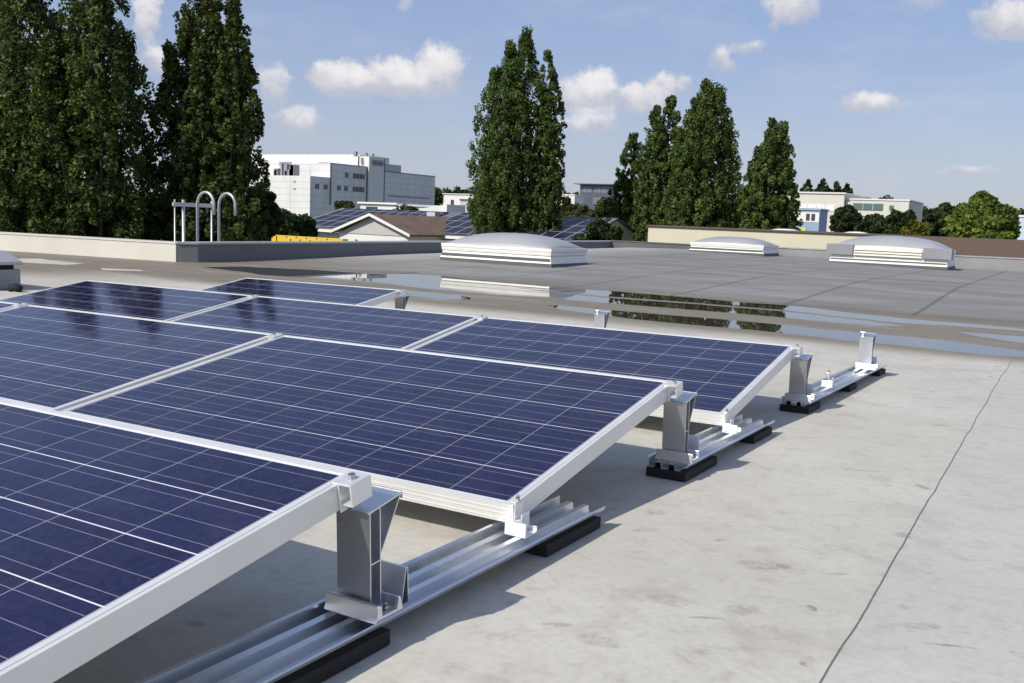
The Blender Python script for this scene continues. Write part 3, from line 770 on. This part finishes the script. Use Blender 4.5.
def bush(name, x, y, ztop, w, label, seed, n=5000, size=.14, m_='leaf2', z0=.18, cat='tree', group=None, k=70):
    rng = np.random.RandomState(seed); t_ = empty(name, (x, y, G0)); h = ztop - G0; z0 = max(z0, 1 - 1.1 * w / h)
    C = []; Rr = []; cz = h * (z0 + 1) / 2; rz = h * (1 - z0) / 2
    limbs = []
    for i in range(k):
        d = rng.normal(size=3); d /= np.linalg.norm(d); q_ = rng.uniform(.35, 1) ** .5 * rng.uniform(.82, 1.06)
        C.append((d[0] * w / 2 * q_ * .88, d[1] * w / 2 * q_ * .88, cz + d[2] * rz * q_ * .9)); Rr.append(w * rng.uniform(.07, .15))
        if i % 9 == 0: limbs.append(((0, 0, h * z0 * .7), tuple(C[-1]), .03 * w))
    trunk(t_, h * .7, .04 * w + .05, limbs)
    leaves('crown', np.array(C), np.array(Rr), n, size, m_, t_, rng, .9)
    tag(t_, label, cat, group); return t_
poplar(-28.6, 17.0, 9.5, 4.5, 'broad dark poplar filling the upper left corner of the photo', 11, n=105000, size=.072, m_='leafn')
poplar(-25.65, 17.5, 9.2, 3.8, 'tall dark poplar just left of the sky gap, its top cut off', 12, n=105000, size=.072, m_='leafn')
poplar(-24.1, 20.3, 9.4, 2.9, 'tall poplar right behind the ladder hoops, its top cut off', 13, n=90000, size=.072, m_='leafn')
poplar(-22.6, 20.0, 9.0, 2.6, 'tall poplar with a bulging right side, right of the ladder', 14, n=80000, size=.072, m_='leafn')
poplar(-30.8, 52, 12.85, 4.9, 'tallest poplar near the centre, in front of the white factory and the solar roof', 21,
       [(-.10, 0, .95, .30), (.06, .1, 1.0, .25), (-.34, 0, .66, .26), (-.20, -.2, .86, .28), (.04, -.2, .88, .28), (.3, .1, .55, .24)], n=150000, size=.082)
poplar(-28.95, 52.6, 11.4, 2.9, 'slim poplar leaning close against the tallest central one on its right', 22, [(0, 0, 1, .40), (-.1, .2, .88, .36), (.12, -.2, .78, .40), (.12, .1, .93, .32)], n=75000, size=.082)
poplar(-26.0, 60, 6.9, 3.1, 'smallest and leftmost poplar of the right hand group', 23, [(0, 0, 1, .40), (-.10, -.2, .8, .42), (.12, .1, .86, .38)], n=68000, size=.088)
poplar(-22.9, 58, 9.0, 3.5, 'second poplar of the right hand group, with a blunt double top', 24, [(.1, 0, 1, .36), (-.14, -.1, .97, .34), (0, -.25, .88, .38), (.22, .1, .88, .34)], n=90000, size=.088)
poplar(-19.6, 57, 9.77, 4.6, 'tallest and darkest poplar of the right hand group', 25, [(-.05, 0, 1, .34), (.12, 0, .98, .30), (-.22, -.1, .86, .32), (.32, 0, .80, .20), (.05, -.28, .92, .34), (-.10, -.2, .93, .30)], n=125000, size=.088)
poplar(-14.5, 54, 7.03, 3.35, 'rightmost poplar, standing alone beside the blue house', 26, [(-.04, 0, 1, .32), (.14, 0, .98, .30), (-.22, -.1, .88, .34), (.28, 0, .80, .26), (.02, -.28, .92, .38)], n=110000, size=.085)
bush('round_tree', -4.5, 70, 3.8, 4.7, 'round bright green tree in front of the pale blue buildings at right', 31, 24000, .19, 'leaf2', .1, k=130)
UG = 'trees and bushes among the far buildings'
for i, (x, y, zt, w, m_, n, lab) in enumerate([
    (-35.0, 36, .9, 3.2, 'leafd', 16000, 'dark bush left of the boarded gable house, above the yellow beams'),
    (-35.8, 33, .8, 2.6, 'leafd', 12000, 'dark bush at the foot of the ladder poplars'),
    (-60.26, 70, 2.0, 2.2, 'leafo', 3000, 'small round tree in front of the shaded factory wall'),
    (-67.5, 90, 2.3, 4.2, 'leafo', 4000, 'tree between two small pale sheds, right of the factory'),
    (-67.3, 100, 2.0, 8, 'leafo', 6000, 'low tree just left of the tallest central poplar'),
    (-57.0, 110, 4.2, 8.0, 'leafo', 12000, 'olive tree right of the tallest central poplar'),
    (-48.6, 100, 3.2, 7.5, 'leafo', 12000, 'yellowish tree below the dark office block'),
    (-43.0, 95, 3.4, 7.0, 'leafo', 12000, 'olive tree beside the smallest poplar'),
    (-23.6, 50, .9, 3.2, 'leafd', 12000, 'dark shrub at the gable end of the solar roof'),
    (-15.2, 80, 3.0, 2.8, 'leafd', 5000, 'small tree directly right of the blue house'),
    (-12.3, 75, 2.2, 3.0, 'leafd', 5000, 'low dark tree in front of the cream office'),
    (-10.8, 78, 2.9, 2.6, 'leafd', 5000, 'dark tree left of the yellowing bush'),
    (-7.5, 62, 1.8, 1.8, 'leafy', 5000, 'yellowing bush above the vented skylight'),
    (-9.6, 95, 3.9, 4.2, 'leafd', 6000, 'taller dark tree behind the yellowing bush'),
    (-14.0, 90, 2.6, 3.2, 'leafd', 5000, 'dark tree before the green window band'),
    (-53.0, 106, 3.5, 7.5, 'leafo', 12000, 'olive tree left of the dark office block')]):
    bush('small_tree' if w > 2.4 else 'bush', x, y, zt, w, lab, 50 + i, n, .13 + y / 900, m_, .05, 'tree' if w > 2.4 else 'bush', UG, 60)
# undergrowth between the left poplars, each bush its own
for i, (x, y, zt, w) in enumerate([(-32.5, 20, 1.7, 3.6), (-29.3, 21.5, 1.5, 3.4), (-26.8, 22.5, 1.8, 2.8), (-24.8, 23.5, 1.5, 2.0)]):
    bush('hedge_shrub', x, y, zt, w, ('dark shrub at the far left under the corner poplar', 'dark shrub below the sky gap between the left poplars', 'dark shrub left of the ladder', 'dark shrub straight behind the ladder hoops')[i], 80 + i, 14000, .10, 'leafd', .05, 'shrub', 'shrubs under the left poplars', 60)
# far woods
def forest(name, x0, x1, y, ztop, depth, seed, m_, label, n, size, conif=0, z0=-7):
    rng = np.random.RandomState(seed); t_ = empty(name, ((x0 + x1) / 2, y, 0)); C = []; Rr = []
    k = int((x1 - x0) / 1.7); n = int(n * 1.5)
    for i in range(k):
        xx = rng.uniform(x0, x1) - (x0 + x1) / 2; yy = rng.uniform(0, depth); zt = ztop + rng.uniform(-2.4, .3)
        for j in range(9):
            C.append((xx + rng.normal() * 3.2, yy + rng.normal() * 2, zt - 2 - abs(rng.normal()) * 5)); Rr.append(rng.uniform(1.5, 3.0))
    o = leaves(name, np.array(C), np.array(Rr), n, size, m_, None, rng, 1.0); o.location = t_.location; bpy.data.objects.remove(t_)
    o['kind'] = 'stuff'; o['label'] = label; o['category'] = 'wood'
forest('distant_wood', -330, -150, 400, 15.6, 30, 91, 'leafd', 'dark band of far woods on the horizon behind the central poplar and warehouse', 16000, 1.1)
forest('distant_wood', -150, -75, 400, 16.5, 30, 92, 'leafd', 'dark band of far woods behind the right hand poplars', 9000, 1.1)
forest('distant_wood', -70, 30, 330, 12.2, 40, 93, 'leafo', 'green band of woods along the horizon at the right', 16000, .9)
def conifer(x, y, ztop, w, label, seed):
    rng = np.random.RandomState(seed); t_ = empty('conifer_tree', (x, y, G0)); h = ztop - G0; C = []; Rr = []
    for i in range(150):
        tt = rng.uniform(.3, 1); r_ = w / 2 * (1 - tt) / .7; an = rng.uniform(0, 6.28)
        C.append((r_ * math.cos(an), r_ * math.sin(an), h * tt)); Rr.append(.4 + 1.2 * (1 - tt))
    trunk(t_, h * .95, .25, []); leaves('crown', np.array(C), np.array(Rr), 5000, .5, 'leafd', t_, rng, 1.0)
    tag(t_, label, 'tree', 'conifers on the skyline')
for i, (x, zt) in enumerate(((-62.5, 15.6), (-58.5, 15.8), (-55.0, 15.2), (-52.2, 14.6), (-78, 15.4), (-70, 14.4))):
    conifer(x, 262, zt - 1.3, 16, ('first dark conifer above the cream office', 'second dark conifer above the cream office, the tallest', 'third dark conifer above the cream office', 'last dark conifer above the right end of the cream office', 'dark conifer peeping out beside the rightmost poplar', 'dark conifer above the long flat cream roof')[i], 120 + i)

# ------------------------------------------------------------------ buildings
def part(name, m_, root, boxes, bevel=0):
    b = MB(); L = root.location
    for (x0, x1, y0, y1, z0, z1) in boxes: b.box(x0 - L.x, x1 - L.x, y0 - L.y, y1 - L.y, z0 - L.z, z1 - L.z)
    return b.build(name, m_, root, bevel)
def sub(name, m_, par, root, boxes):
    b = MB(); L = root.location
    for (x0, x1, y0, y1, z0, z1) in boxes: b.box(x0 - L.x, x1 - L.x, y0 - L.y, y1 - L.y, z0 - L.z, z1 - L.z)
    return b.build(name, m_, par)
# white factory
F = empty('factory_building', (-125, 140, G0)); XF = -117.0
part('wall', 'clad', F, [(-150, XF, 127, 132.2, G0, 6.9)])
part('wall', 'clad', F, [(-150, XF, 132.21, 142.6, G0, 9.5)])
part('wall', 'clad', F, [(-150, XF - .4, 142.61, 165.9, G0, 9.0), (-150, -118.9, 142.7, 152, 8.9, 11.85)])
part('tower', 'wall_white', F, [(-119.2, XF + .5, 142.7, 147.5, G0, 11.5)])
part('roof_unit', 'wall_grey', F, [(-122, -118.2, 148.3, 155, 9.0, 10.6)])
part('roof_edge', 'roof_dark', F, [(-118, XF - .3, 148, 165.95, 9.0, 9.12), (-120, XF + .06, 132.2, 142.6, 9.5, 9.6)])
for (y0, y1, z0, z1) in ((138.6, 142.0, 7.15, 8.05), (138.6, 142.0, 4.7, 5.6), (136.4, 137.3, 7.15, 8.1), (136.2, 137.2, 4.75, 5.6), (134.2, 135.2, 4.75, 5.6), (130.6, 131.6, 4.75, 5.6), (128.3, 129.3, 4.75, 5.6)):
    w = part('window', 'office_dark', F, [(XF - .05, XF + .05, y0, y1, z0, z1)])
    ny_ = max(1, int((y1 - y0) / 1.1))
    sub('mullion', 'wall_grey', w, F, [(XF + .06, XF + .1, y0 + (y1 - y0) * (j + .5) / ny_ - .04, y0 + (y1 - y0) * (j + .5) / ny_ + .04, z0, z1) for j in range(ny_)])
for (x0, x1, z0, z1) in ((-129.5, -126.5, 9.0, 9.7), (-129.5, -127, 7.7, 8.6), (-121, -120.4, 5.7, 6.0), (-121, -120.4, 4.4, 4.7), (-130, -127, 4.6, 5.4)):
    part('window', 'sign_grey', F, [(x0, x1, 126.95 if z1 < 6.9 else 132.1, 127.05 if z1 < 6.9 else 132.3, z0, z1)])
sg = part('sign', 'sign_grey', F, [(XF + .51, XF + .6, 143.6, 147.0, 9.9, 11.0)])
sub('lettering', 'office_dark', sg, F, [(XF + .61, XF + .66, 143.9 + i * .42, 144.15 + i * .42, 10.2 + .05 * (i % 3), 10.5 + .04 * (i % 2)) for i in range(7)])
part('pipe', 'roof_dark', F, [(XF + .05, XF + .25, 142.55, 142.68, 2, 9.5), (XF + .5, XF + .62, 147.35, 147.49, 2, 11.4), (XF + .02, XF + .15, 132.2, 132.4, 2, 9.3)])
for i, (y, z) in enumerate(((141, 12.3), (144, 12.3), (146, 12.3))):
    part('chimney', 'sign_grey', F, [(-119.0, -118.4, y, y + .6, 11.4, z)])
ru = MB(); rgn = random.Random(4)
for i in range(12):
    a = -127 + rgn.uniform(-1.2, 4.2); ru.box(a - F.location.x, a + rgn.uniform(.3, .9) - F.location.x, 128.5 - 140, 130 - 140, 6.9 - G0, 6.9 + rgn.uniform(.6, 2.4) - G0)
ru.build('cooling_unit', 'sign_grey', F)
part('window', 'sign_grey', F, [(XF - .45, XF - .35, 150, 164, 4.2, 4.5)])
tag(F, 'big white flat roofed factory with stepped blocks and a shaded grey facade', 'factory')

def simple(name, label, cat, wall, wm, roof=None, rm='roof_dark', wins=(), wmat='dark_glass', extra=()):
    x0, x1, y0, y1, z1 = wall
    t = empty(name, ((x0 + x1) / 2, y0, G0)); part('wall', wm, t, [(x0, x1, y0, y1, G0, z1)])
    if roof: part('roof', rm, t, [(x0 - roof, x1 + roof, y0 - roof, y1 + roof, z1, z1 + .22)])
    for (a, b, c_, d) in wins:
        if c_ is None: continue
        wv = part('window', wmat, t, [(a, b, y0 - .09, y0 + .02, c_, d)])
        nn = min(8, max(1, int((b - a) / 1.2)))
        if (b - a) > 1.3: sub('mullion', 'wall_grey', wv, t, [(a + (b - a) * j / nn - .04, a + (b - a) * j / nn + .04, y0 - .12, y0 - .095, c_, d) for j in range(1, nn)])
    for (nm, mm, bx) in extra: part(nm, mm, t, bx)
    tag(t, label, cat); return t
simple('office_building', 'dark glazed office block with a thin overhanging flat roof, left of the smallest poplar', 'office', (-130, -106, 260, 275, 12.0), 'office_dark', 1.6, 'roof_dark',
       [(-129.5, -125.8, 9.6, 11.4), (-125.2, -112, 9.6, 11.4), (-125.5, -108, 6.2, 8.2)], 'office_glass')
simple('warehouse_building', 'long low white warehouse left of the tallest central poplar', 'warehouse', (-152.5, -128, 220, 240, 6.9), 'wall_white', .3, 'wall_white',
       [(-150, -149, 4.0, 5.4), (-146.5, -145.5, 4.0, 5.4), (-143, -142, 4.0, 5.4), (-139.5, -138.5, 4, 5.4)])
simple('warehouse_building', 'tiny white roof strip between the central poplar and the dark office', 'warehouse', (-87, -81, 160, 164, 5.6), 'wall_white', .1, 'wall_white')
simple('office_building', 'cream office with a green window band behind the blue house', 'office', (-29.6, -20.6, 150, 165, 5.7), 'wall_pale', .12, 'wall_white',
       [(-28.5, -24.2, 4.2, 5.2), (-23.3, -22.7, 4.3, 5.0), (-22.4, -22.0, 2.9, 3.5), (-28.5, -24.2, 1.4, 2.6)], 'green_glass')
simple('hall_building', 'long flat cream hall behind the blue house, beside the rightmost poplar', 'hall', (-40, -29.7, 149, 170, 6.5), 'wall_pale', .2, 'wall_white',
       [(-36.5, -31, 3.9, 4.8)], 'white_trim')
simple('blue_house', 'small blue house with white window surround right of the rightmost poplar', 'house', (-28.5, -24.3, 110, 114, 3.1), 'wall_blue', .12, 'wall_blue',
       [(-25.8, -25.4, 1.95, 2.7), (-25.2, -24.8, 1.95, 2.7), (-25.5, -25.2, .4, .75), (-24.9, -24.6, .4, .75)], 'dark_glass',
       [('window_surround', 'white_trim', [(-27.6, -24.35, 109.965, 109.985, 1.75, 2.85)]), ('notice_board', 'lime', [(-26.6, -25.7, 109.9, 109.95, .35, 1.1)])])
simple('pale_blue_hall', 'stepped pale blue building left of the round green tree', 'hall', (-14.6, -10.0, 130, 140, 3.4), 'wall_paleblue', None, 'wall_white', (), 'dark_glass',
       [('upper_wall', 'wall_white', [(-14.1, -10.0, 131, 140, 3.4, 4.5)])])
simple('pale_blue_hall', 'pale blue building at the right picture edge with a small blue sign', 'hall', (-4.5, 6, 118, 130, 3.2), 'wall_paleblue', .1, 'wall_white', (), 'dark_glass',
       [('sign', 'blue_sign', [(-2.7, -2.2, 117.85, 117.95, .9, 2.0)]), ('sign_face', 'white_trim', [(-2.55, -2.35, 117.8, 117.84, 1.4, 1.7)])])
simple('flat_shed', 'flat grey roofed shed above the yellowing bush', 'shed', (-19, -12, 170, 180, 3.4), 'wall_grey', .5, 'wall_white', [(-17, -14, 1.6, 2.6)])
simple('pale_shed', 'low pale building with a white roof edge in front of the factory', 'shed', (-79, -73.2, 95, 100, 1.95), 'wall_white', .3, 'white_trim', [(-78, -76.2, .9, 1.6)])
simple('glazed_shed', 'small grey building with a row of square windows below the factory tower', 'shed', (-72.8, -66.8, 95, 99, 1.8), 'wall_grey', .15, 'wall_grey',
       [(-72.2, -71.2, .7, 1.5), (-70.9, -69.9, .7, 1.5), (-69.6, -68.6, .7, 1.5), (-68.3, -67.3, .7, 1.5)])
simple('grey_shed', 'grey shed between the factory and the tallest central poplar', 'shed', (-69.5, -61.5, 104, 112, 2.9), 'wall_grey', .1, 'roof_dark', [(-65.5, -64.5, 1.2, 1.8)], 'white_trim')
simple('low_white_house', 'pale low building glimpsed behind the left poplars and shrubs', 'house', (-62, -42.2, 40.5, 44, -.2), 'wall_white', .2, 'wall_grey', [(-60 + 3 * i, -58.6 + 3 * i, -1.2, -.3) for i in range(8)])
# wedge shed
ws = empty('lean_to_shed', (-66, 92, G0)); MB().ext([(-1.6, 0), (2.6, 0), (2.6, 9.15), (-1.6, 8.5)], 'y', 0, 4).build('wall', 'wall_white', ws)
tag(ws, 'small white shed with a sloping top right of the square windowed building', 'shed')

# house with the solar roof and boarded gable
Hh = empty('solar_roof_house', (-37, 50, G0)); L = Hh.location
def hp(name, m_, vs, fs, par=Hh): 
    return MB().add([(a - L.x, b - L.y, c - L.z) for a, b, c in vs], fs).build(name, m_, par)
ZR, ZE = 1.08, -.52
def slab(x0a, x0b, x1a, x1b, ya, yb, za, zb, t=.12):
    return ([(x0a, ya, za), (x1a, ya, za), (x1b, yb, zb), (x0b, yb, zb), (x0a, ya, za - t), (x1a, ya, za - t), (x1b, yb, zb - t), (x0b, yb, zb - t)],
            [(0, 1, 2, 3), (7, 6, 5, 4), (0, 4, 5, 1), (1, 5, 6, 2), (2, 6, 7, 3), (3, 7, 4, 0)])
hp('roof', 'roof_dark', *slab(-48.6, -48.6, -24.6, -25.0, 49.6, 56, ZE, ZR))
hp('roof', 'roof_dark', *slab(-48.6, -48.6, -24.6, -25.0, 62.4, 56.01, ZE, ZR))
hp('wall', 'wall_cream', [(-46, 50, G0), (-25.1, 50, G0), (-25.1, 62, G0), (-46, 62, G0), (-46, 50, ZE - .1), (-25.1, 50, ZE - .1), (-25.1, 62, ZE - .1), (-46, 62, ZE - .1), (-25.1, 56, ZR - .15), (-46, 56, ZR - .15)],
   [(0, 1, 5, 4), (2, 3, 7, 6), (1, 2, 6, 8, 5), (3, 0, 4, 9, 7)])
hp('fascia', 'white_trim', *slab(-48.6, -48.6, -24.6, -24.6, 49.5, 49.59, ZE, ZE + .02, .16))
# module fields lying on the slope, in their own tilted coordinates
ang = math.atan2(ZR - ZE, 6.4)
for (xa, xb, s0, s1) in ((-48.0, -38.2, .5, 6.2), (-37.0, -25.3, .4, 6.2)):
    t = MB(); t.box(0, xb - xa, 0, s1 - s0, .05, .09); o = t.build('solar_array', 'solar', Hh)
    o.location = (xa - L.x, 49.6 - L.y + s0 * math.cos(ang), ZE - L.z + s0 * math.sin(ang)); o.rotation_euler = (ang, 0, 0)
# front wing
ZA, ZB = .72, -.46
hp('gable_wall', 'board', [(-40.2, 45.97, ZB - .12), (-34.7, 45.97, ZB - .12), (-37.45, 45.97, ZA - .1), (-40.2, 46.01, ZB - .12), (-34.7, 46.01, ZB - .12), (-37.45, 46.01, ZA - .1)], [(0, 1, 2), (5, 4, 3), (0, 3, 4, 1), (1, 4, 5, 2), (2, 5, 3, 0)])
hp('wing_wall', 'wall_white', [(-40.2, 46.02, G0), (-34.7, 46.02, G0), (-34.7, 50, G0), (-40.2, 50, G0), (-40.2, 46.02, -.5), (-34.7, 46.02, -.5), (-34.7, 50, -.5), (-40.2, 50, -.5)], [(0, 1, 5, 4), (1, 2, 6, 5), (3, 0, 4, 7), (4, 5, 6, 7)])
hp('wing_roof', 'tile_brown', [(-37.45, 45.7, ZA), (-34.3, 45.7, ZB), (-34.3, 49.7, ZB), (-37.45, 54.6, ZA), (-37.45, 45.7, ZA - .12), (-34.3, 45.7, ZB - .12), (-34.3, 49.7, ZB - .12), (-37.45, 54.6, ZA - .12)],
   [(0, 1, 2, 3), (7, 6, 5, 4), (0, 4, 5, 1), (1, 5, 6, 2), (2, 6, 7, 3), (3, 7, 4, 0)])
hp('wing_roof', 'tile_brown', [(-37.46, 45.7, ZA), (-40.6, 45.7, ZB), (-40.6, 49.7, ZB), (-37.46, 54.6, ZA), (-37.46, 45.7, ZA - .12), (-40.6, 45.7, ZB - .12), (-40.6, 49.7, ZB - .12), (-37.46, 54.6, ZA - .12)],
   [(3, 2, 1, 0), (4, 5, 6, 7), (1, 5, 4, 0), (2, 6, 5, 1), (3, 7, 6, 2), (0, 4, 7, 3)])
for s_ in (1, -1):
    xa = -37.455; xb = xa + s_ * 3.2
    MBv = [(xa, 45.6, ZA + .03), (xb, 45.6, ZB + .01), (xb, 45.6, ZB - .15), (xa, 45.6, ZA - .14), (xa, 45.69, ZA + .03), (xb, 45.69, ZB + .01), (xb, 45.69, ZB - .15), (xa, 45.69, ZA - .14)]
    hp('bargeboard', 'white_trim', MBv, [(0, 1, 2, 3), (7, 6, 5, 4), (0, 4, 5, 1), (1, 5, 6, 2), (2, 6, 7, 3), (3, 7, 4, 0)])
part('window', 'dark_glass', Hh, [(-33.6, -32.2, 49.93, 49.99, -1.5, -.75)])
part('downpipe', 'roof_dark', Hh, [(-38.8, -38.68, 45.9, 45.98, -3, -.95), (-36.0, -35.88, 45.9, 45.98, -3, -.95), (-27.5, -27.38, 49.8, 49.9, -3, -.8)])
part('skylight', 'wall_grey', Hh, [(-38.3, -37.6, 53, 53.6, .6, 1.0)])
tag(Hh, 'long low house with solar modules on its roof and a boarded gable with brown tiles', 'house')

# cream and brown neighbouring hall
N = empty('neighbouring_hall', (-5, 46, G0)); 
part('wall', 'wall_cream', N, [(-18.7, -5.9, 46, 80, G0, .66)])
part('wall', 'wall_brown', N, [(-5.89, 16, 45.6, 80, G0, .72)])
part('roof_flashing', 'wall_brown', N, [(-18.75, -5.9, 45.9, 80.1, .66, .74)])
part('doorway', 'office_dark', N, [(-3.75, -3.5, 45.5, 45.59, -1.2, .05)])
for (x, w) in ((-12.4, 1.2), (-8.8, 1.0)):
    dn_ = dome_mb(x, x + w, 47, 48.0, .74, .07, 10); dn_.v = [(a - N.location.x, b - N.location.y, c - N.location.z) for a, b, c in dn_.v]; dn_.build('rooflight', 'white_trim', N)
tag(N, 'neighbouring flat hall, its wall cream on the left and brown on the right', 'hall')

# yellow beams behind the shaded parapet
for i, (x0, x1, y, z0, z1, m_) in enumerate(((-30.4, -26.2, 30, -.70, -.40, 'yellow'), (-28.6, -24.6, 29, -.62, -.46, 'yellow'))):
    t = empty('crane_beam', (x0, y, 0)); b = MB(); b.box(0, x1 - x0, 0, .35, z0, z1)
    b.build('beam', m_, t, .01); b2 = MB()
    for k in range(6): b2.box(.3 + k * (x1 - x0 - .6) / 6, .34 + k * (x1 - x0 - .6) / 6, -.03, -.005, z0 + .02, z1 - .02)
    b2.build('rib', 'rust', t)
    b3 = MB(); b3.box(.4, .8, .05, .3, G0, z0 - .002); b3.box(x1 - x0 - .8, x1 - x0 - .4, .05, .3, G0, z0 - .002); b3.build('stand', 'rust', t)
    tag(t, ('longer yellow steel beam seen over the shaded parapet, rear one', 'yellow steel beam in front of the other, just over the shaded parapet')[i], 'beam', 'yellow beams behind the roof')
# lamp posts far off
for i, (x, y, z) in enumerate(((-19.6, 100, 5.0), (-11.2, 85, 3.0))):
    t = empty('street_lamp', (x, y, G0)); MB().tube([(0, 0, 0), (0, 0, z - G0 - 2)], .07, 6).build('pole', 'wall_grey', t); MB().box(-.1, .5, -.1, .1, z - G0 - 2, z - G0 - 1.88).build('lamp_head', 'wall_grey', t)
    tag(t, ('thin grey lamp post right of the blue house', 'thin grey lamp post among the dark trees left of the yellowing bush')[i], 'street lamp')
